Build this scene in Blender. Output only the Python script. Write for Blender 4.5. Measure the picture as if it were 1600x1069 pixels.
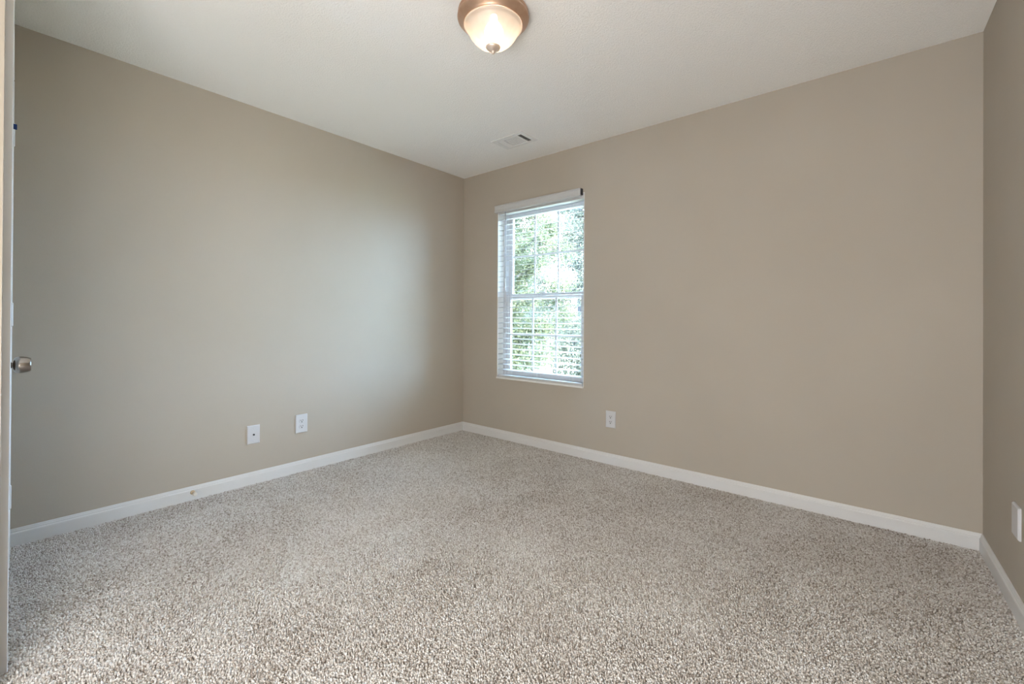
import bpy, bmesh, math, random
import numpy as np
from mathutils import Vector, Matrix

for o in list(bpy.data.objects): bpy.data.objects.remove(o)
random.seed(7); rng = np.random.default_rng(7)
SC = bpy.context.scene; COL = SC.collection
PI = math.pi

# ------------------------------------------------------------------ camera
EYE = 1.0692
cam_d = bpy.data.cameras.new('camera'); cam = bpy.data.objects.new('camera', cam_d); COL.objects.link(cam)
cam_d.sensor_fit = 'HORIZONTAL'; cam_d.sensor_width = 36.0
cam_d.lens = 692.58 / 1600 * 36
cam_d.shift_y = -(534.5 - 497.06) / 1600
cam_d.clip_start = 0.01; cam_d.clip_end = 200
cam.matrix_world = (Matrix.Translation((0, 0, EYE)) @ Matrix.Rotation(0.6930, 4, 'Z') @ Matrix.Rotation(0.0041, 4, 'X')
                    @ Matrix.Rotation(-0.0057, 4, 'Y') @ Matrix.Rotation(PI/2, 4, 'X'))
SC.camera = cam

# ------------------------------------------------------------------ exposure, sky, sun
vs = SC.view_settings
vs.view_transform = 'Standard'; vs.look = 'None'; vs.gamma = 1.0; vs.use_curve_mapping = False
vs.exposure = 0.50
w = bpy.data.worlds.new('sky'); SC.world = w; w.use_nodes = True
bg = w.node_tree.nodes['Background']
bg.inputs['Color'].default_value = (0.47, 0.71, 1.0, 1); bg.inputs['Strength'].default_value = 34.0
sun_d = bpy.data.lights.new('sun', 'SUN'); sun_d.energy = 45.0; sun_d.angle = math.radians(1); sun_d.color = (1, .97, .90)
sun = bpy.data.objects.new('sun', sun_d); COL.objects.link(sun)
sun.rotation_euler = Vector((-0.72, 0.13, -0.68)).to_track_quat('-Z', 'Y').to_euler()
BULB = 27.0      # radiance of the bulb in the flush ceiling light
FILL_BACK_W = 45.0      # added fill light, low and unseen, farther behind the camera
FILL_FRONT_W = 79.0  # stronger added fill light, unseen, just behind the camera
SC.cycles.use_denoising = True
SC.cycles.max_bounces = 14; SC.cycles.diffuse_bounces = 8; SC.cycles.transparent_max_bounces = 24
SC.cycles.sample_clamp_indirect = 6.0

# ------------------------------------------------------------------ room measures
H = 2.44; L = 3.118; B = 3.0136; R = 0.372; SK = 0.0308
FZ = -0.012                       # backing under the pile; pile tips end near z = 0
WX0, WX1, WZ0, WZ1 = -2.676, -1.774, 0.540, 2.070     # window opening
TH = 0.035                        # the near wall stands a touch off square
U = Vector((-math.cos(TH), math.sin(TH), 0)); N = Vector((math.sin(TH), math.cos(TH), 0))
NW = -0.025                       # wall face along N
def near(t, n, z): return U * t + N * n + Vector((0, 0, z))
def xr(y): return R + SK * (B - y)

# ------------------------------------------------------------------ materials
def mat(name, color, rough=0.6, metal=0.0, spec=0.3):
    m = bpy.data.materials.new(name); m.use_nodes = True
    b = m.node_tree.nodes['Principled BSDF']
    b.inputs['Base Color'].default_value = (*color, 1); b.inputs['Roughness'].default_value = rough
    b.inputs['Metallic'].default_value = metal; b.inputs['Specular IOR Level'].default_value = spec
    return m
def nd(m, kind, **kw):
    n = m.node_tree.nodes.new(kind)
    for k, v in kw.items():
        if k in n.inputs: n.inputs[k].default_value = v
        else: setattr(n, k, v)
    return n
def lk(m, a, ao, b, bi): m.node_tree.links.new(a.outputs[ao], b.inputs[bi])
def bump(m, scale, strength, dist, detail=3.0, rough=0.6):
    tc = nd(m, 'ShaderNodeTexCoord'); no = nd(m, 'ShaderNodeTexNoise', Scale=scale, Detail=detail, Roughness=rough)
    bp = nd(m, 'ShaderNodeBump', Strength=strength, Distance=dist)
    lk(m, tc, 'Object', no, 'Vector'); lk(m, no, 'Fac', bp, 'Height')
    lk(m, bp, 'Normal', m.node_tree.nodes['Principled BSDF'], 'Normal')
    return tc, no
def vary(m, scale, c0, c1, detail=3.0, lo=.35, hi=.65):
    tc = nd(m, 'ShaderNodeTexCoord'); no = nd(m, 'ShaderNodeTexNoise', Scale=scale, Detail=detail)
    r = nd(m, 'ShaderNodeValToRGB'); e = r.color_ramp.elements
    e[0].color = (*c0, 1); e[1].color = (*c1, 1); e[0].position = lo; e[1].position = hi
    lk(m, tc, 'Object', no, 'Vector'); lk(m, no, 'Fac', r, 'Fac')
    lk(m, r, 'Color', m.node_tree.nodes['Principled BSDF'], 'Base Color')

M_wall = mat('beige wall paint', (.415, .371, .320), .75, spec=.25); bump(M_wall, 260, .12, .002)
vary(M_wall, 1.3, (.412, .365, .306), (.431, .383, .322))
M_ceil = mat('popcorn ceiling', (.93, .925, .91), .95, spec=.1); bump(M_ceil, 120, .75, .007, 4, .7)
M_trim = mat('white trim paint', (.64, .635, .63), .38); bump(M_trim, 40, .03, .001)
M_return = mat('white painted returns', (.78, .78, .76), .6); bump(M_return, 60, .05, .001)
M_vinyl = mat('white window vinyl', (.62, .63, .66), .35); bump(M_vinyl, 30, .02, .001)
M_blind = mat('white blind slats', (.52, .525, .53), .4); bump(M_blind, 25, .03, .001)
M_cord = mat('white blind cord', (.75, .75, .75), .7); bump(M_cord, 900, .2, .0005)
M_wand = mat('grey clear wand', (.42, .45, .50), .2); bump(M_wand, 50, .02, .0005)
M_plate = mat('white plastic plate', (.56, .56, .575), .3); bump(M_plate, 60, .02, .0004)
M_dark = mat('dark slot', (.02, .02, .02), .6); bump(M_dark, 80, .05, .0005)
M_black = mat('black bracket end', (.025, .025, .03), .5); bump(M_black, 80, .05, .0005)
M_nickel = mat('satin nickel', (.33, .305, .285), .26, 1.0); bump(M_nickel, 300, .04, .0003)
M_brass = mat('aged brass', (.55, .44, .30), .35, 1.0); bump(M_brass, 200, .05, .0004)
M_copper = mat('brushed copper bronze', (.56, .36, .25), .35, .75); bump(M_copper, 90, .05, .0006)
vary(M_copper, 9, (.50, .31, .21), (.66, .45, .33))
M_fin = mat('pale brushed copper', (.80, .66, .56), .38, .7); bump(M_fin, 90, .05, .0006)
M_ventw = mat('white register enamel', (.80, .80, .79), .4); bump(M_ventw, 60, .03, .0005)
M_duct_shade = mat('dark duct', (.035, .033, .028), .8); bump(M_duct_shade, 60, .1, .001)
M_rubber = mat('off white rubber tip', (.70, .66, .60), .6); bump(M_rubber, 100, .05, .0005)
M_tape = mat('blue painter tape', (.012, .04, .17), .6); bump(M_tape, 200, .1, .0004)
M_door = mat('white door paint', (.78, .77, .75), .4); bump(M_door, 60, .05, .0008)
M_back = mat('carpet backing', (.45, .40, .34), .95, spec=.05); bump(M_back, 200, .3, .003)
M_bark = mat('grey brown bark', (.035, .032, .032), .9); bump(M_bark, 18, .6, .02)
M_lawn = mat('lawn', (.2, .26, .12), .95, spec=.1); bump(M_lawn, 30, .5, .03); vary(M_lawn, 2.5, (.42, .40, .34), (.34, .37, .26))
M_bounce = mat('brown paving', (.30, .28, .26), .85); bump(M_bounce, 40, .2, .003)
M_out = mat('pale siding', (.6, .58, .54), .8); bump(M_out, 20, .1, .004)

M_pile = mat('flecked carpet yarn', (.4, .35, .3), .95, spec=.05)
_a = nd(M_pile, 'ShaderNodeAttribute', attribute_name='fleck'); _r = nd(M_pile, 'ShaderNodeValToRGB')
_e = _r.color_ramp.elements
_e[0].position = 0; _e[0].color = (0.286, 0.244, 0.21, 1); _e[1].position = 1; _e[1].color = (0.773, 0.757, 0.741, 1)
for p_, c_ in ((.12, (0.378, 0.335, 0.297)), (.5, (0.588, 0.552, 0.517)), (.8, (0.689, 0.661, 0.636))):
    q_ = _e.new(p_); q_.color = (*c_, 1)
lk(M_pile, _a, 'Fac', _r, 'Fac'); lk(M_pile, _r, 'Color', M_pile.node_tree.nodes['Principled BSDF'], 'Base Color')

def leafmat(name, c0, c1):
    m = bpy.data.materials.new(name); m.use_nodes = True; nt = m.node_tree
    nt.nodes.remove(nt.nodes['Principled BSDF']); out = nt.nodes['Material Output']
    at = nd(m, 'ShaderNodeAttribute', attribute_name='fleck'); r = nd(m, 'ShaderNodeValToRGB')
    r.color_ramp.elements[0].color = (*c0, 1); r.color_ramp.elements[1].color = (*c1, 1)
    d = nd(m, 'ShaderNodeBsdfDiffuse'); t = nd(m, 'ShaderNodeBsdfTranslucent'); mx = nd(m, 'ShaderNodeMixShader', Fac=.55)
    lk(m, at, 'Fac', r, 'Fac'); lk(m, r, 'Color', d, 'Color'); lk(m, r, 'Color', t, 'Color')
    nt.links.new(d.outputs[0], mx.inputs[1]); nt.links.new(t.outputs[0], mx.inputs[2]); nt.links.new(mx.outputs[0], out.inputs['Surface'])
    return m
M_leaf = leafmat('fresh green leaves', (.075, .082, .052), (.095, .10, .055))
M_leaf2 = leafmat('pale green leaves', (.085, .088, .070), (.105, .108, .082))

M_glass = bpy.data.materials.new('window glass'); M_glass.use_nodes = True
_nt = M_glass.node_tree; _nt.nodes.remove(_nt.nodes['Principled BSDF'])
_t = nd(M_glass, 'ShaderNodeBsdfTransparent', Color=(.97, .985, .98, 1)); _g = nd(M_glass, 'ShaderNodeBsdfGlossy', Roughness=.02)
_f = nd(M_glass, 'ShaderNodeFresnel', IOR=1.3); _m = nd(M_glass, 'ShaderNodeMixShader')
_nt.links.new(_f.outputs[0], _m.inputs[0]); _nt.links.new(_t.outputs[0], _m.inputs[1]); _nt.links.new(_g.outputs[0], _m.inputs[2])
_nt.links.new(_m.outputs[0], _nt.nodes['Material Output'].inputs['Surface'])

M_shade = bpy.data.materials.new('frosted alabaster glass'); M_shade.use_nodes = True
_nt = M_shade.node_tree; _nt.nodes.remove(_nt.nodes['Principled BSDF'])
_tc = nd(M_shade, 'ShaderNodeTexCoord'); _no = nd(M_shade, 'ShaderNodeTexNoise', Scale=14.0, Detail=3.0)
_cr = nd(M_shade, 'ShaderNodeValToRGB'); _cr.color_ramp.elements[0].color = (.50, .43, .375, 1); _cr.color_ramp.elements[1].color = (.58, .53, .485, 1)
_tr = nd(M_shade, 'ShaderNodeBsdfTransparent', Color=(1, .95, .88, 1)); _tl = nd(M_shade, 'ShaderNodeBsdfTranslucent'); _df = nd(M_shade, 'ShaderNodeBsdfDiffuse')
_gl = nd(M_shade, 'ShaderNodeBsdfGlossy', Roughness=.25)
_m1 = nd(M_shade, 'ShaderNodeMixShader', Fac=.5); _m2 = nd(M_shade, 'ShaderNodeMixShader', Fac=.45); _m3 = nd(M_shade, 'ShaderNodeMixShader', Fac=.04)
lk(M_shade, _tc, 'Object', _no, 'Vector'); lk(M_shade, _no, 'Fac', _cr, 'Fac'); lk(M_shade, _cr, 'Color', _tl, 'Color'); lk(M_shade, _cr, 'Color', _df, 'Color')
_nt.links.new(_tl.outputs[0], _m1.inputs[1]); _nt.links.new(_df.outputs[0], _m1.inputs[2])
_nt.links.new(_m1.outputs[0], _m2.inputs[1]); _nt.links.new(_tr.outputs[0], _m2.inputs[2])
_nt.links.new(_m2.outputs[0], _m3.inputs[1]); _nt.links.new(_gl.outputs[0], _m3.inputs[2])
_nt.links.new(_m3.outputs[0], _nt.nodes['Material Output'].inputs['Surface'])

M_bulb = bpy.data.materials.new('lit bulb'); M_bulb.use_nodes = True
_b = M_bulb.node_tree.nodes['Principled BSDF']; _b.inputs['Emission Color'].default_value = (1, .86, .70, 1); _b.inputs['Emission Strength'].default_value = BULB

# ------------------------------------------------------------------ mesh helpers
def hexa(bm, p):
    v = [bm.verts.new(q) for q in p]
    for f in ((0,3,2,1),(4,5,6,7),(0,1,5,4),(1,2,6,5),(2,3,7,6),(3,0,4,7)): bm.faces.new([v[i] for i in f])
def box(bm, x0, x1, y0, y1, z0, z1):
    hexa(bm, [(x0,y0,z0),(x1,y0,z0),(x1,y1,z0),(x0,y1,z0),(x0,y0,z1),(x1,y0,z1),(x1,y1,z1),(x0,y1,z1)])
def nbox(bm, t0, t1, n0, n1, z0, z1):        # a box in the near wall's own frame
    hexa(bm, [near(t0,n0,z0),near(t0,n1,z0),near(t1,n1,z0),near(t1,n0,z0),near(t0,n0,z1),near(t0,n1,z1),near(t1,n1,z1),near(t1,n0,z1)])
def prism(bm, poly, z0, z1):
    a = [bm.verts.new((x,y,z0)) for x,y in poly]; b = [bm.verts.new((x,y,z1)) for x,y in poly]; n = len(poly)
    bm.faces.new(a[::-1]); bm.faces.new(b)
    for i in range(n): bm.faces.new([a[i],a[(i+1)%n],b[(i+1)%n],b[i]])
def sweep(bm, prof, p0, p1, out, up=Vector((0,0,1))):   # extrude a (out, up) profile from p0 to p1
    a = [bm.verts.new(p0 + out*o + up*z) for o,z in prof]; b = [bm.verts.new(p1 + out*o + up*z) for o,z in prof]; n = len(prof)
    bm.faces.new(a); bm.faces.new(b[::-1])
    for i in range(n): bm.faces.new([a[i],b[i],b[(i+1)%n],a[(i+1)%n]])
def lathe(bm, prof, axis, org, seg=48, cap0=True, cap1=True):   # prof: (radius, along axis)
    axis = Vector(axis).normalized(); e1 = axis.orthogonal().normalized(); e2 = axis.cross(e1); org = Vector(org)
    rings = []
    for r, h in prof:
        rings.append([bm.verts.new(org + axis*h + (e1*math.cos(2*PI*i/seg) + e2*math.sin(2*PI*i/seg))*max(r,1e-5)) for i in range(seg)])
    for a, b in zip(rings, rings[1:]):
        for i in range(seg): bm.faces.new([a[i],a[(i+1)%seg],b[(i+1)%seg],b[i]])
    if cap0: bm.faces.new(rings[0][::-1])
    if cap1: bm.faces.new(rings[-1])
def tube(bm, pts, rad, seg=8):
    pts = [Vector(p) for p in pts]; rings = []
    for i, p in enumerate(pts):
        d = (pts[min(i+1,len(pts)-1)] - pts[max(i-1,0)]).normalized()
        e1 = d.cross(Vector((.37,.91,.2))).normalized(); e2 = d.cross(e1)
        r = rad[i] if isinstance(rad, (list,tuple)) else rad
        rings.append([bm.verts.new(p + (e1*math.cos(2*PI*k/seg) + e2*math.sin(2*PI*k/seg))*r) for k in range(seg)])
    for a, b in zip(rings, rings[1:]):
        for k in range(seg): bm.faces.new([a[k],a[(k+1)%seg],b[(k+1)%seg],b[k]])
    bm.faces.new(rings[0][::-1]); bm.faces.new(rings[-1])
def obj(name, bm, m, parent=None, smooth=False, bevel=0, segs=2):
    bmesh.ops.recalc_face_normals(bm, faces=bm.faces[:])
    me = bpy.data.meshes.new(name); bm.to_mesh(me); bm.free(); me.materials.append(m)
    if smooth:
        for p in me.polygons: p.use_smooth = True
    o = bpy.data.objects.new(name, me); COL.objects.link(o)
    if parent is not None:
        o.parent = parent; o.matrix_parent_inverse = Matrix.Translation(-parent.location)
    if bevel:
        b = o.modifiers.new('bevel', 'BEVEL'); b.width = bevel; b.segments = segs; b.limit_method = 'ANGLE'; b.angle_limit = math.radians(35)
    return o
def NB(): return bmesh.new()
def thing(name, label, cat, loc, group=None, kind=None):
    o = bpy.data.objects.new(name, None); COL.objects.link(o); o.location = loc; o.empty_display_size = .05
    if label: o['label'] = label
    if cat: o['category'] = cat
    if group: o['group'] = group
    if kind: o['kind'] = kind
    return o
def tag(o, label, cat, group=None, kind=None):
    o['label'] = label; o['category'] = cat
    if group: o['group'] = group
    if kind: o['kind'] = kind
    return o
def struct(o, label=None, cat=None):
    o['kind'] = 'structure'
    if label: o['label'] = label
    if cat: o['category'] = cat
    return o

# ------------------------------------------------------------------ the room shell
HB = -1.95                                             # back of an unseen alcove, added behind the camera for fill light
YN = lambda t, n: near(t, n, 0)
bm = NB(); prism(bm, [(-L-.2, HB-.2), (1.2, HB-.2), (1.2, B+.05), (-L-.2, B+.05)], FZ-.15, FZ)
struct(obj('floor', bm, M_back), 'carpeted floor of flecked beige cut pile', 'floor')
bm = NB(); prism(bm, [(-L-.2, HB-.2), (1.2, HB-.2), (1.2, B+.16), (-L-.2, B+.16)], H, H+.2)
struct(obj('ceiling', bm, M_ceil), 'white textured popcorn ceiling over the room', 'ceiling')
bm = NB(); box(bm, -L-.15, -L, HB-.2, B+.16, FZ, H)
struct(obj('wall_left', bm, M_wall), 'bare beige wall on the left with two white plates', 'wall')
bm = NB()
for x0,x1,z0,z1 in ((-L,WX0,FZ,H),(WX1,xr(B)+.3,FZ,H),(WX0,WX1,FZ,WZ0),(WX0,WX1,WZ1,H)): box(bm, x0, x1, B, B+.16, z0, z1)
bmesh.ops.remove_doubles(bm, verts=bm.verts[:], dist=1e-5)
struct(obj('wall_back', bm, M_wall), 'long beige wall with the window in it', 'wall')
bm = NB(); prism(bm, [(xr(B),B),(xr(HB),HB-.1),(xr(HB)+.15,HB-.1),(xr(B)+.15,B)], FZ, H)
struct(obj('wall_right', bm, M_wall), 'sliver of beige wall at the right edge', 'wall')
TA = 1.935                                             # corner where the added alcove behind the camera begins
D0, D1 = 2.068, 2.832; DH = 2.035                      # door by the left wall
bm = NB()
tl = L + .02
nbox(bm, TA, D0, NW-.115, NW, FZ, H); nbox(bm, D1, tl, NW-.115, NW, FZ, H); nbox(bm, D0, D1, NW-.115, NW, DH, H)
nbox(bm, TA, TA+.115, HB-.05, NW-.115, FZ, H)
struct(obj('wall_near', bm, M_wall), 'beige wall at the left edge seen almost edge on', 'wall')
bm = NB(); box(bm, -TA-.02, .62, HB-.12, HB, FZ, H)
struct(obj('wall_assumed_alcove', bm, M_wall), 'beige wall of an unseen alcove added behind the viewer for fill light', 'wall')

BP = [(0,FZ),(.013,FZ),(.013,.056),(.0115,.060),(.0085,.063),(.0085,.067),(.0065,.071),(.004,.0785),(0,.0787)]
bm = NB(); sweep(bm, BP, Vector((-L,.087,0)), Vector((-L,B,0)), Vector((1,0,0)))
struct(obj('baseboard_left', bm, M_trim), 'white baseboard along the left wall', 'baseboard')
bm = NB(); sweep(bm, BP, Vector((-L,B,0)), Vector((xr(B),B,0)), Vector((0,-1,0)))
struct(obj('baseboard_back', bm, M_trim), 'white baseboard along the window wall', 'baseboard')
bm = NB(); sweep(bm, BP, Vector((xr(B),B,0)), Vector((xr(.05),.05,0)), Vector((-1,-SK,0)).normalized())
struct(obj('baseboard_right', bm, M_trim), 'white baseboard running off at the right corner', 'baseboard')

# ------------------------------------------------------------------ carpet pile (uncountable tufts)
def carpet():
    pitch = .0056
    xs = np.arange(-L+.006, .50, pitch); ys = np.arange(-.10, B-.004, pitch)
    X, Y = np.meshgrid(xs, ys); X = X.ravel(); Y = Y.ravel()
    X = X + rng.uniform(-.45,.45,X.size)*pitch; Y = Y + rng.uniform(-.45,.45,Y.size)*pitch
    ok = (X < R + SK*(B-Y) - .010) & (X > -L+.010) & (Y < B-.010) & (Y > -X*math.tan(TH)-.10)
    ok &= (Y > -X*math.tan(TH)+NW+.002) | (-X < TA-.012)
    X = X[ok]; Y = Y[ok]; n = X.size
    def field(seed, s):                       # smooth lay of the pile: footmarks and vacuum strokes
        g = np.random.default_rng(seed).normal(size=(40,40))
        u = (X+4)*s; v = (Y+1)*s; i = u.astype(int); j = v.astype(int); fu = u-i; fv = v-j
        fu = fu*fu*(3-2*fu); fv = fv*fv*(3-2*fv)
        return (g[i,j]*(1-fu)*(1-fv)+g[i+1,j]*fu*(1-fv)+g[i,j+1]*(1-fu)*fv+g[i+1,j+1]*fu*fv)
    lx = field(1,2.6)*.0016 + field(3,6)*.0012 + rng.normal(0,.0020,n); ly = field(2,2.6)*.0016 + field(4,6)*.0012 + rng.normal(0,.0020,n)
    hgt = .0125 + rng.normal(0,.0018,n); rad = .0034 + rng.uniform(-.0005,.0006,n); ang = rng.uniform(0,2*PI,n)
    V = np.zeros((n,9,3))
    for k in range(4):
        a = ang + k*PI/2
        V[:,k,0] = X + np.cos(a)*rad*.95; V[:,k,1] = Y + np.sin(a)*rad*.95; V[:,k,2] = FZ
        a2 = a + .7
        V[:,4+k,0] = X + lx*.7 + np.cos(a2)*rad*1.0; V[:,4+k,1] = Y + ly*.7 + np.sin(a2)*rad*1.0; V[:,4+k,2] = FZ + hgt*.80
    V[:,8,0] = X + lx; V[:,8,1] = Y + ly; V[:,8,2] = FZ + hgt
    base = (np.arange(n)*9)[:,None]
    tri = []
    for k in range(4):
        k1 = (k+1)%4; tri += [[k,k1,4+k1],[k,4+k1,4+k],[4+k,4+k1,8]]
    F = (base[:,:,None] + np.array(tri)[None]).reshape(-1)
    me = bpy.data.meshes.new('carpet_pile'); me.vertices.add(n*9); me.vertices.foreach_set('co', V.ravel())
    nf = n*12; me.loops.add(nf*3); me.loops.foreach_set('vertex_index', F.astype(np.int32))
    me.polygons.add(nf); me.polygons.foreach_set('loop_start', np.arange(nf, dtype=np.int32)*3)
    me.update(calc_edges=True)
    me.polygons.foreach_set('use_smooth', np.ones(nf, dtype=bool))
    at = me.attributes.new('fleck', 'FLOAT', 'POINT')
    at.data.foreach_set('value', np.repeat(np.clip(rng.beta(1.5,1.3,n)+.05*field(6,3.1)+.04*field(7,8),0,1),9).astype(np.float32))
    me.materials.append(M_pile)
    o = bpy.data.objects.new('carpet_pile', me); COL.objects.link(o)
    return tag(o, 'beige and brown flecked cut pile carpet covering the floor', 'carpet', kind='stuff')
carpet()

# ------------------------------------------------------------------ window in the back wall
win = thing('window_1', 'white double hung window with grilles behind the blind', 'window', (-(2.676+1.774)/2, B+.12, WZ0), kind='structure')
FY0, FY1 = B+.080, B+.150
fx0, fx1, fz0, fz1 = WX0, WX1, WZ0, WZ1
bm = NB(); fw = .034
box(bm, fx0, fx0+fw, FY0, FY1, fz0, fz1); box(bm, fx1-fw, fx1, FY0, FY1, fz0, fz1)
box(bm, fx0+fw, fx1-fw, FY0, FY1, fz1-.034, fz1); box(bm, fx0+fw, fx1-fw, FY0, FY1, fz0, fz0+.024)
obj('frame', bm, M_vinyl, win, bevel=.003)
MR = 1.272
def sash(name, y0, y1, z0, z1, top, bot):
    sx0, sx1 = fx0+fw+.001, fx1-fw-.001; sw = .046
    bm = NB()
    box(bm, sx0, sx0+sw, y0, y1, z0, z1); box(bm, sx1-sw, sx1, y0, y1, z0, z1)
    box(bm, sx0+sw, sx1-sw, y0, y1, z1-top, z1); box(bm, sx0+sw, sx1-sw, y0, y1, z0, z0+bot)
    s = obj(name, bm, M_vinyl, win, bevel=.0035)
    gx0, gx1, gz0, gz1 = sx0+sw, sx1-sw, z0+bot, z1-top; ym = (y0+y1)/2
    bm = NB()
    for k in (1,2):
        x = gx0+(gx1-gx0)*k/3; box(bm, x-.009, x+.009, ym-.004, ym+.004, gz0, gz1)
    zm = (gz0+gz1)/2
    for k in range(3):
        a = gx0+(gx1-gx0)*k/3+(.009 if k else 0); b = gx0+(gx1-gx0)*(k+1)/3-(.009 if k<2 else 0)
        box(bm, a, b, ym-.004, ym+.004, zm-.009, zm+.009)
    g = obj('grille', bm, M_vinyl, win)
    bm = NB(); box(bm, gx0-.004, gx1+.004, ym+.0055, ym+.0085, gz0-.004, gz1+.004)
    obj('glass_pane', bm, M_glass, win)
sash('upper_sash', B+.118, B+.144, MR-.022, fz1-.035, .040, .040)
sash('lower_sash', B+.088, B+.1165, fz0+.0245, MR+.030, .040, .050)
bm = NB(); box(bm, -2.26, -2.20, B+.079, B+.088, MR+.031, MR+.043); box(bm, -2.245, -2.225, B+.082, B+.112, MR+.031, MR+.039)
obj('sash_lock', bm, M_vinyl, win, bevel=.002)

# ------------------------------------------------------------------ the blind
bl = thing('window_blind', 'white horizontal blind with open slats hanging in the window', 'blind', (-2.225, B, WZ0))
YF = B - .026                                           # front of the valance
vx0, vx1, vz0, vz1 = -2.690, -1.797, 2.035, 2.100
VP = [(0,0),(.014,0),(.020,.004),(.020,.016),(.017,.020),(.017,.050),(.020,.054),(.020,.062),(.015,.066),(0,.066)]
bm = NB(); sweep(bm, [(o-.014, z) for o,z in VP], Vector((vx0,YF,vz0)), Vector((vx1,YF,vz0)), Vector((0,-1,0)))
box(bm, vx0, vx0+.010, YF+.0142, B-.0005, vz0, vz1)
obj('valance', bm, M_blind, bl, bevel=.0015)
bm = NB()
box(bm, vx1+.001, vx1+.009, B-.024, B-.0005, vz0+.012, vz1-.004)
obj('bracket', bm, M_black, bl, bevel=.001)['label'] = 'black open bracket end'
bm = NB(); box(bm, WX0+.006, WX1-.006, B+.003, B+.056, 2.022, 2.066)
obj('headrail', bm, M_blind, bl, bevel=.002)
bm = NB(); SY0, SY1 = B+.002, B+.052; sx0, sx1 = WX0+.007, WX1-.005
zs = []; z = 1.972
while z > .605:
    zs.append(z); z -= .0466
for z in zs:
    n = 6; vt = []
    tilt = .12
    for j in range(n+1):
        s = j/n-.5; y = (SY0+SY1)/2 + s*(SY1-SY0); zz = z + .0010*(1-4*s*s) + s*.05*tilt
        vt.append([bm.verts.new((x,y,zz+d)) for x in (sx0,sx1) for d in (0,.0022)])
    for a,b in zip(vt, vt[1:]):
        bm.faces.new([a[0],a[2],b[2],b[0]]); bm.faces.new([a[1],b[1],b[3],a[3]])
        bm.faces.new([a[0],b[0],b[1],a[1]]); bm.faces.new([a[2],a[3],b[3],b[2]])
    bm.faces.new([vt[0][0],vt[0][1],vt[0][3],vt[0][2]]); bm.faces.new([vt[-1][0],vt[-1][2],vt[-1][3],vt[-1][1]])
obj('slats', bm, M_blind, bl)
bm = NB(); box(bm, WX0+.020, WX1-.012, B-.004, B+.050, .552, .574)
obj('bottom_rail', bm, M_blind, bl, bevel=.004)
for x in (WX0+.006, WX1-.006-.012):
    bm = NB(); box(bm, x, x+.0125, B-.003, B+.03, .548, .569)
    obj('rail_clip', bm, M_wand, bl, bevel=.002)['label'] = 'grey hold down clip'
for x in (-2.545, -2.225, -1.905):
    bm = NB()
    for y in (SY0-.001, SY1+.001): tube(bm, [(x,y,2.022),(x,y,.573)], .0008, 5)
    for z in zs: tube(bm, [(x,SY0-.001,z-.002),(x,SY1+.001,z-.002)], .0005, 4)
    obj('ladder_cord', bm, M_cord, bl)
wx = -2.575
bm = NB(); tube(bm, [(wx,B-.012,2.040),(wx,B-.013,1.44)], .0042, 8)
wd = obj('tilt_wand', bm, M_wand, bl, smooth=True)
bm = NB(); lathe(bm, [(.003,0),(.006,.01),(.0065,.09),(.005,.105)], (0,0,-1), (wx,B-.013,1.44), 12)
obj('grip', bm, M_blind, wd, smooth=True)['label'] = 'white grip of the wand'
# painted sill strip under the blind
bm = NB(); sweep(bm, [(0,0),(.012,0),(.014,.004),(.014,.010),(.010,.0135),(-.080,.0135),(-.080,.001),(0,.001)], Vector((WX0+.001,B,.5395)), Vector((WX1-.001,B,.5395)), Vector((0,-1,0)))
for x0,x1,z0,z1 in ((WX0,WX0+.004,WZ0+.0137,WZ1),(WX1-.004,WX1,WZ0+.0137,WZ1),(WX0+.004,WX1-.004,WZ1-.004,WZ1)): box(bm, x0, x1, B+.0005, B+.0795, z0, z1)
struct(obj('trim_1', bm, M_return), 'white painted sill and sides of the window opening', 'window sill')

# ------------------------------------------------------------------ door at the left edge
dr = thing('door_1', 'white closed door seen edge on at the left', 'door', near((D0+D1)/2, NW-.02, 0), kind='structure')
JN = NW
bm = NB()
nbox(bm, D0, D0+.018, NW-.115, NW, FZ, DH); nbox(bm, D1-.018, D1, NW-.115, NW, FZ, DH); nbox(bm, D0+.018, D1-.018, NW-.115, NW, DH-.018, DH)
obj('jamb', bm, M_trim, dr)
dt0, dt1, dz0, dz1 = D0+.021, D1-.021, .008, DH-.021
bm = NB(); nbox(bm, dt0, dt1, NW-.040, NW-.004, dz0, dz1)
slab = obj('slab', bm, M_door, dr, bevel=.002)
bm = NB(); mw = (dt1-dt0)
for c in (0,1):
    a = dt0+.10+c*(mw-.10)/2-.0*c; b = a+(mw-.30)/2
    for z0,z1 in ((.22,.80),(.95,1.52),(1.64,1.90)):
        nbox(bm, a, b, NW-.0045, NW-.001, z0, z1)
obj('raised_panel', bm, M_door, slab, bevel=.002)
ax = N
kt = D1-.70; kz = 1.0692-.0722*kt
bm = NB(); lathe(bm, [(.031,0),(.033,.003),(.031,.007),(.018,.0085)], ax, near(kt,NW-.004,kz), 40)
kn = obj('door_knob', bm, M_nickel, dr, smooth=True); kn['label'] = 'satin nickel tulip door knob'
bm = NB(); lathe(bm, [(.0135,.0085),(.0145,.016),(.0145,.0205),(.0125,.0220),(.0085,.0230),(.0085,.0262),(.0170,.0272),(.0235,.0305),(.0264,.0360),(.0268,.0415),(.0262,.0485),(.0244,.0570),(.0215,.0635),(.0200,.0655),(.0001,.0653)], ax, near(kt,NW-.004,kz), 48)
obj('grip', bm, M_nickel, kn, smooth=True)
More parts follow.
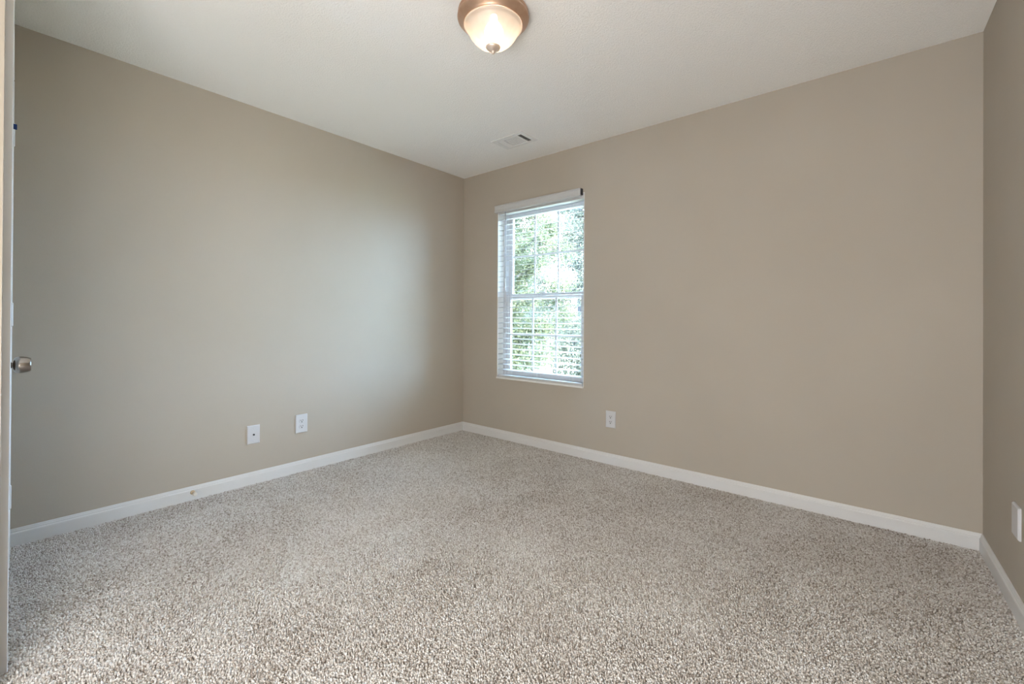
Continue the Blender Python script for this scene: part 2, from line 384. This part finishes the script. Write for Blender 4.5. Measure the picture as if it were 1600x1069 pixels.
for hz in (1.838, 1.080, .312):
    bm = NB(); ht = D1-.0195
    lathe(bm, [(.003,-.053),(.0055,-.049),(.0070,-.047),(.0070,.047),(.0055,.049),(.003,.053)], (0,0,1), near(ht,NW+.0140,hz), 20)
    nbox(bm, ht-.003, ht+.001, NW-.004, NW+.012, hz-.046, hz+.046)
    hg = obj('hinge', bm, M_trim, dr); hg['label'] = 'white painted hinge'
    if hz > 1.5:
        bm = NB(); nbox(bm, ht-.008, ht-.002, NW+.016, NW+.0265, hz+.022, hz+.044)
        obj('tape_scrap', bm, M_tape, hg, bevel=.001)['label'] = 'scrap of blue tape'
def casing_prof(): return [(0,0),(.0085,0),(.0105,.006),(.0115,.020),(.0150,.040),(.018,.048),(.018,.054),(.0165,.057),(0,.057)]
bm = NB()
CH = DH-.010
sweep(bm, casing_prof(), near(D0+.012,NW,FZ), near(D0+.012,NW,CH+.057), N, -U)
sweep(bm, casing_prof(), near(D1-.012,NW,FZ), near(D1-.012,NW,CH+.057), N, U)
sweep(bm, casing_prof(), near(D0+.012,NW,CH), near(D1-.012,NW,CH), N, Vector((0,0,1)))
struct(obj('trim_2', bm, M_trim), 'white door casing standing at the left edge', 'door casing')

# ------------------------------------------------------------------ flush ceiling light
LX, LY = -1.331, 1.460
la = thing('ceiling_light', 'round copper flush ceiling light with a glowing glass bowl', 'light', (LX, LY, H))
bm = NB(); lathe(bm, [(.150,0),(.156,-.004),(.157,-.010),(.1525,-.014),(.1525,-.019),(.158,-.023),(.1595,-.028),(.158,-.033),(.150,-.039),(.140,-.0465),(.1335,-.053),(.1315,-.056),(.1285,-.056),(.1285,-.050),(.1285,-.02)], (0,0,1), (LX,LY,H), 72, cap0=True, cap1=False)
obj('pan', bm, M_copper, la, smooth=True)
gp = [(.1265,-.052),(.1295,-.0575),(.1300,-.0615),(.1270,-.066),(.1225,-.069),(.1190,-.074),(.1130,-.086),(.1030,-.103),(.0890,-.121),(.0720,-.1365),(.0520,-.1475),(.0320,-.1535),(.0120,-.1555)]
bm = NB(); lathe(bm, gp, (0,0,1), (LX,LY,H), 72, cap0=False, cap1=True)
for v in bm.verts:                                       # soft flutes pressed in the glass
    r = math.hypot(v.co.x-LX, v.co.y-LY); a = math.atan2(v.co.y-LY, v.co.x-LX)
    if .03 < r < .118: v.co.z += .0012*math.cos(a*24)*min(1, (r-.03)/.03)
obj('glass_bowl', bm, M_shade, la, smooth=True)
bm = NB(); lathe(bm, [(.006,-.140),(.024,-.1475),(.0315,-.152),(.0325,-.1555),(.0290,-.161),(.0190,-.168),(.0095,-.1725),(.0060,-.1755),(.0072,-.1795),(.0058,-.1835),(.0005,-.185)], (0,0,1), (LX,LY,H), 32)
obj('finial', bm, M_fin, la, smooth=True)
bx, by = LX+.008, LY-.004
bm = NB(); lathe(bm, [(.013,-.020),(.014,-.040),(.022,-.054),(.034,-.070),(.041,-.088),(.040,-.102),(.031,-.117),(.017,-.126),(.001,-.129)], (0,0,1), (bx,by,H), 28)
obj('bulb', bm, M_bulb, la, smooth=True)['label'] = 'lit bulb inside the bowl'

# ------------------------------------------------------------------ unseen fill lights, added behind the camera to brighten the room
hd = bpy.data.lights.new('alcove_fill_front', 'POINT'); hd.energy = FILL_FRONT_W; hd.shadow_soft_size = .42; hd.color = (.96, .97, .97)
ho = bpy.data.objects.new('alcove_fill_front', hd); COL.objects.link(ho); ho.location = (-.24, -.62, .74)
hd = bpy.data.lights.new('alcove_fill_back', 'POINT'); hd.energy = FILL_BACK_W; hd.shadow_soft_size = .20; hd.color = (.96, .97, .97)
ho = bpy.data.objects.new('alcove_fill_back', hd); COL.objects.link(ho); ho.location = (-.10, -1.30, .55)

# ------------------------------------------------------------------ ceiling register
vc = ((-2.304-2.004)/2, (2.506+2.705)/2)
ve = thing('ceiling_vent', 'white three way air vent in the ceiling near the window', 'vent', (vc[0], vc[1], H))
ox0, ox1, oy0, oy1 = -2.302, -2.003, 2.506, 2.705; ix0, ix1, iy0, iy1 = -2.262, -2.034, 2.540, 2.680
zt, zb = H, H-.007
bm = NB()
for a in (((ox0,ix0,oy0,oy1)),((ix1,ox1,oy0,oy1)),((ix0,ix1,oy0,iy0)),((ix0,ix1,iy1,oy1))): box(bm, a[0], a[1], a[2], a[3], zb, zt)
for x in (-2.215, -2.076): box(bm, x-.005, x+.005, iy0, iy1, zb, zt-.001)
bmesh.ops.remove_doubles(bm, verts=bm.verts[:], dist=1e-5)
obj('frame', bm, M_ventw, ve, bevel=.0015)
bm = NB(); box(bm, ix0, ix1, iy0, iy1, H-.0009, H-.0002)  # thin dark sheet in place of a shaded hollow; the ceiling has no hole
obj('duct_shade', bm, M_duct_shade, ve)['label'] = 'dark sheet standing for the shaded hollow behind the louvers'
def blade(bm, c, d, half, wdt, ang):                   # thin tilted blade, centre c along d
    d = Vector(d); s = d.cross(Vector((0,0,1))); v = (s*math.cos(ang) + Vector((0,0,1))*math.sin(ang))*wdt/2; nn = d.cross(v).normalized()*.0004
    c = Vector(c); p = []
    for k in (-1,1): p += [c+d*half*k - v - nn, c+d*half*k + v - nn, c+d*half*k + v + nn, c+d*half*k - v + nn]
    hexa(bm, p)
bm = NB()
for k in range(9): blade(bm, (-2.1455, iy0+.008+k*.0155, H-.0045), (1,0,0), .064, .0080, .25)
obj('louver', bm, M_ventw, ve)
bm = NB()
for k in range(4): blade(bm, (-2.254+k*.0105, (iy0+iy1)/2, H-.0045), (0,1,0), .069, .0100, .45)
obj('louver', bm, M_ventw, ve)
bm = NB()
for k in range(4): blade(bm, (-2.067+k*.0098, (iy0+iy1)/2, H-.0045), (0,1,0), .069, .0060, 2.55)
obj('louver', bm, M_ventw, ve)

# ------------------------------------------------------------------ wall plates
def frame_at(o, org, right, out):
    o.location = org
    m = Matrix((-right, out, Vector((0,0,1)))).transposed().to_4x4(); o.rotation_euler = m.to_euler()
def plate_mesh(w_, h_):
    bm = NB(); a = [(-w_/2,-h_/2),(w_/2,-h_/2),(w_/2,h_/2),(-w_/2,h_/2)]; i = .004
    b = [(-w_/2+i,-h_/2+i),(w_/2-i,-h_/2+i),(w_/2-i,h_/2-i),(-w_/2+i,h_/2-i)]
    va = [bm.verts.new((x,0,z)) for x,z in a]; vm = [bm.verts.new((x,.0035,z)) for x,z in a]; vb = [bm.verts.new((x,.0065,z)) for x,z in b]
    bm.faces.new(va)
    for p,q in ((va,vm),(vm,vb)):
        for k in range(4): bm.faces.new([p[k],p[(k+1)%4],q[(k+1)%4],q[k]])
    bm.faces.new(vb); return bm
def lobj(name, bm, m, parent, **k):
    o = obj(name, bm, m, None, **k); o.parent = parent; return o
def screw(par, z):
    bm = NB(); lathe(bm, [(.0034,.006),(.0034,.0071),(.0022,.0077)], (0,1,0), (0,0,z), 14); s = lobj('screw', bm, M_plate, par)
def outlet(name, label, org, right, out, w_=.080, h_=.124, group=None):
    t = thing(name, label, 'outlet', (0,0,0), group)
    lobj('cover_plate', plate_mesh(w_, h_), M_plate, t, bevel=.0008)
    for z in (.0195, -.0195):
        bm = NB(); lathe(bm, [(.0172,.005),(.0172,.0078),(.0164,.0084)], (0,1,0), (0,0,z), 32)
        for v in bm.verts: v.co.z = z + max(-.0142, min(.0142, v.co.z - z))
        f = lobj('receptacle', bm, M_plate, t)
        bm = NB(); box(bm, -.0082,-.0050,.0080,.0088,z-.0010,z+.0084); box(bm, .0050,.0082,.0080,.0088,z-.0002,z+.0076)
        lathe(bm, [(.0038,.0080),(.0038,.0088)], (0,1,0), (0,0,z-.0075), 12)
        lobj('slot', bm, M_dark, f)['label'] = 'dark plug slots'
    screw(t, 0)
    frame_at(t, org, right, out); return t
E1 = Vector
outlet('wall_outlet', 'white outlet on the left wall, right of the coax plate', E1((-L, 1.451, .3355)), E1((0,1,0)), E1((1,0,0)), .083, .128)
outlet('wall_outlet', 'white outlet below the window on the back wall', E1((-1.5405, B, .3325)), E1((1,0,0)), E1((0,-1,0)))
rn = Vector((-1,-SK,0)).normalized(); rt = Vector((SK,-1,0)).normalized()
t = thing('wall_plate', 'white plate on the right wall, at the photo edge above the baseboard', 'wall plate', (0,0,0))
bm = plate_mesh(.084, .118)
for v in bm.verts: v.co.y *= 1.5
lobj('cover_plate', bm, M_plate, t, bevel=.0008)
frame_at(t, E1((xr(2.432), 2.432, .343)), rt, rn)
t = thing('cable_plate', 'white coax wall plate with one dark jack, left wall', 'wall plate', (0,0,0))
lobj('cover_plate', plate_mesh(.076, .119), M_plate, t, bevel=.0008)
bm = NB(); lathe(bm, [(.0085,.006),(.0085,.0072),(.0065,.0078)], (0,1,0), (0,0,0), 24); j = lobj('jack', bm, M_plate, t)
bm = NB(); lathe(bm, [(.0056,.0070),(.0056,.0130),(.0044,.0136)], (0,1,0), (0,0,0), 18); lobj('connector', bm, M_dark, j)['label'] = 'dark coax connector'
screw(t, .041); screw(t, -.041)
frame_at(t, E1((-L, 1.142, .3185)), E1((0,1,0)), E1((1,0,0)))

# ------------------------------------------------------------------ door stop
dsy, dsz = .812, .045
ds = thing('door_stop', 'small brass door stop on the left baseboard', 'door stop', (-L+.013, dsy, dsz))
bm = NB(); lathe(bm, [(.0125,0),(.0125,.003),(.0105,.007),(.006,.009)], (1,0,0), (-L+.012,dsy,dsz), 24); obj('base', bm, M_brass, ds, smooth=False)
bm = NB(); tube(bm, [(-L+.020,dsy,dsz),(-L+.050,dsy,dsz)], .0055, 14); obj('rod', bm, M_brass, ds, smooth=False)
bm = NB(); lathe(bm, [(.0085,0),(.0105,.002),(.0105,.012),(.0080,.016),(.001,.017)], (1,0,0), (-L+.048,dsy,dsz), 24); obj('tip', bm, M_rubber, ds)['label'] = 'off white rubber tip'

# ------------------------------------------------------------------ outdoors
GZ = -.45
bm = NB(); box(bm, -30, 22, B+.161, 40, GZ-.3, GZ)
struct(obj('ground', bm, M_lawn), 'lawn outside the window', 'lawn')
bm = NB(); box(bm, -8, 4, B+.165, B+2.6, GZ+.002, GZ+.05)  # unseen slab, added to bounce sunlight up to the ceiling
struct(obj('patio_bounce', bm, M_bounce), 'unseen paving added under the window to bounce light', 'patio_bounce')
def leaves(name, pts, size, m, parent):
    n = len(pts); P = np.array(pts)
    d = rng.normal(size=(n,3)); d /= np.linalg.norm(d,axis=1)[:,None]; u = rng.normal(size=(n,3)); s = np.cross(d,u); s /= np.linalg.norm(s,axis=1)[:,None]
    k = np.cross(d, s)*.12; sz = size*rng.uniform(.6,1.3,n)[:,None]
    V = np.stack([P-d*sz*.5, P+s*sz*.27+k*sz, P+d*sz*.5, P-s*sz*.27+k*sz],1)
    base = (np.arange(n)*4)[:,None]; F = (base + np.array([[0,1,2,3]])).reshape(-1)
    me = bpy.data.meshes.new(name); me.vertices.add(n*4); me.vertices.foreach_set('co', V.ravel())
    me.loops.add(n*4); me.loops.foreach_set('vertex_index', F.astype(np.int32)); me.polygons.add(n)
    me.polygons.foreach_set('loop_start', np.arange(n,dtype=np.int32)*4); me.update(calc_edges=True)
    at = me.attributes.new('fleck','FLOAT','POINT'); at.data.foreach_set('value', np.repeat(rng.uniform(0,1,n),4).astype(np.float32))
    me.materials.append(m); o = bpy.data.objects.new(name, me); COL.objects.link(o); o.parent = parent
    o.matrix_parent_inverse = Matrix.Translation(-parent.location); return o
def tree(label, x, y, h, crown, nb, nl, m, leaf=.10, low=.3, group='trees outside the window'):
    t = thing('tree', label, 'tree', (x,y,GZ), group); rr = random.Random(int(x*31+y*7))
    bm = NB(); top = GZ+h
    pts = [Vector((x+.10*math.sin(i*1.3)*i/6, y+.1*math.cos(i*1.7)*i/6, GZ+h*.9*i/6)) for i in range(7)]
    tube(bm, pts, [.11*(1-.12*i) for i in range(7)], 10); ob = obj('trunk', bm, M_bark, t, smooth=True)
    bm = NB(); lp = []
    for b in range(nb):
        f = low + (1-low)*b/nb; p = Vector((x,y,GZ+h*.9*f)); a = b*2.4+rr.uniform(-.4,.4); ln = crown*(1.1-.55*abs(f-.45))*rr.uniform(.75,1.15)
        d = Vector((math.cos(a), math.sin(a), rr.uniform(.15,.6))); q = [p]
        for k in range(5): q.append(q[-1] + (d + Vector((rr.uniform(-.3,.3),rr.uniform(-.3,.3),rr.uniform(-.25,.2)))).normalized()*ln/5)
        tube(bm, q, [.038,.030,.022,.015,.009,.004], 6)
        for _ in range(5):
            k = rr.randint(1,4); s0 = q[k]; e = s0 + Vector((rr.uniform(-1,1),rr.uniform(-1,1),rr.uniform(-.4,.6)))*ln*.35
            tube(bm, [s0, (s0+e)/2+Vector((0,0,.04)), e], [.012,.008,.003], 5)
            for __ in range(nl//(nb*5)): 
                c = s0.lerp(e, rr.random()**.7); lp.append(c + Vector((rr.gauss(0,1),rr.gauss(0,1),rr.gauss(0,.7)))*crown*.10)
    obj('branch', bm, M_bark, t, smooth=True)['label'] = 'bare grey branches'
    leaves('foliage', [tuple(v) for v in lp], leaf, m, t)
tree('tree with green leaves filling the left of the window', -5.0, 5.9, 4.5, 1.2, 24, 46000, M_leaf, .055, .15)
tree('sparser tree with dark branches in the right half of the window', -5.75, 9.6, 5.5, 1.4, 20, 27000, M_leaf2, .065, .15)
tree('tall tree farther out behind the other two', -11.2, 13.6, 8.0, 2.4, 26, 60000, M_leaf2, .08, .1)
def shrub(label, x, y, r, h, n, m):
    t = thing('shrub', label, 'shrub', (x,y,GZ), 'shrubs outside the window'); rr = random.Random(int(x*13+y*5))
    bm = NB()
    for k in range(9):
        a = k*.7; tube(bm, [(x,y,GZ),(x+math.cos(a)*r*.3,y+math.sin(a)*r*.3,GZ+h*.5),(x+math.cos(a)*r*.7,y+math.sin(a)*r*.7,GZ+h*.85)], [.02,.014,.005], 6)
    obj('stem', bm, M_bark, t)
    pp = []
    for _ in range(n):
        u = rr.uniform(-1,1); a = rr.uniform(0,2*PI); q = math.sqrt(1-u*u); s = rr.random()**.35
        pp.append((x+r*q*math.cos(a)*s, y+r*q*math.sin(a)*s, GZ+h*.5+h*.5*u*s))
    leaves('foliage', pp, .06, m, t)
shrub('pale leafy shrub low at the left of the window', -6.6, 7.4, .70, 1.9, 9000, M_leaf2)
shrub('pale leafy shrub low in the middle of the window', -4.2, 7.5, .85, 1.7, 11000, M_leaf2)
shrub('pale leafy shrub low behind the sparser tree', -8.1, 11.0, 1.2, 2.6, 16000, M_leaf2)
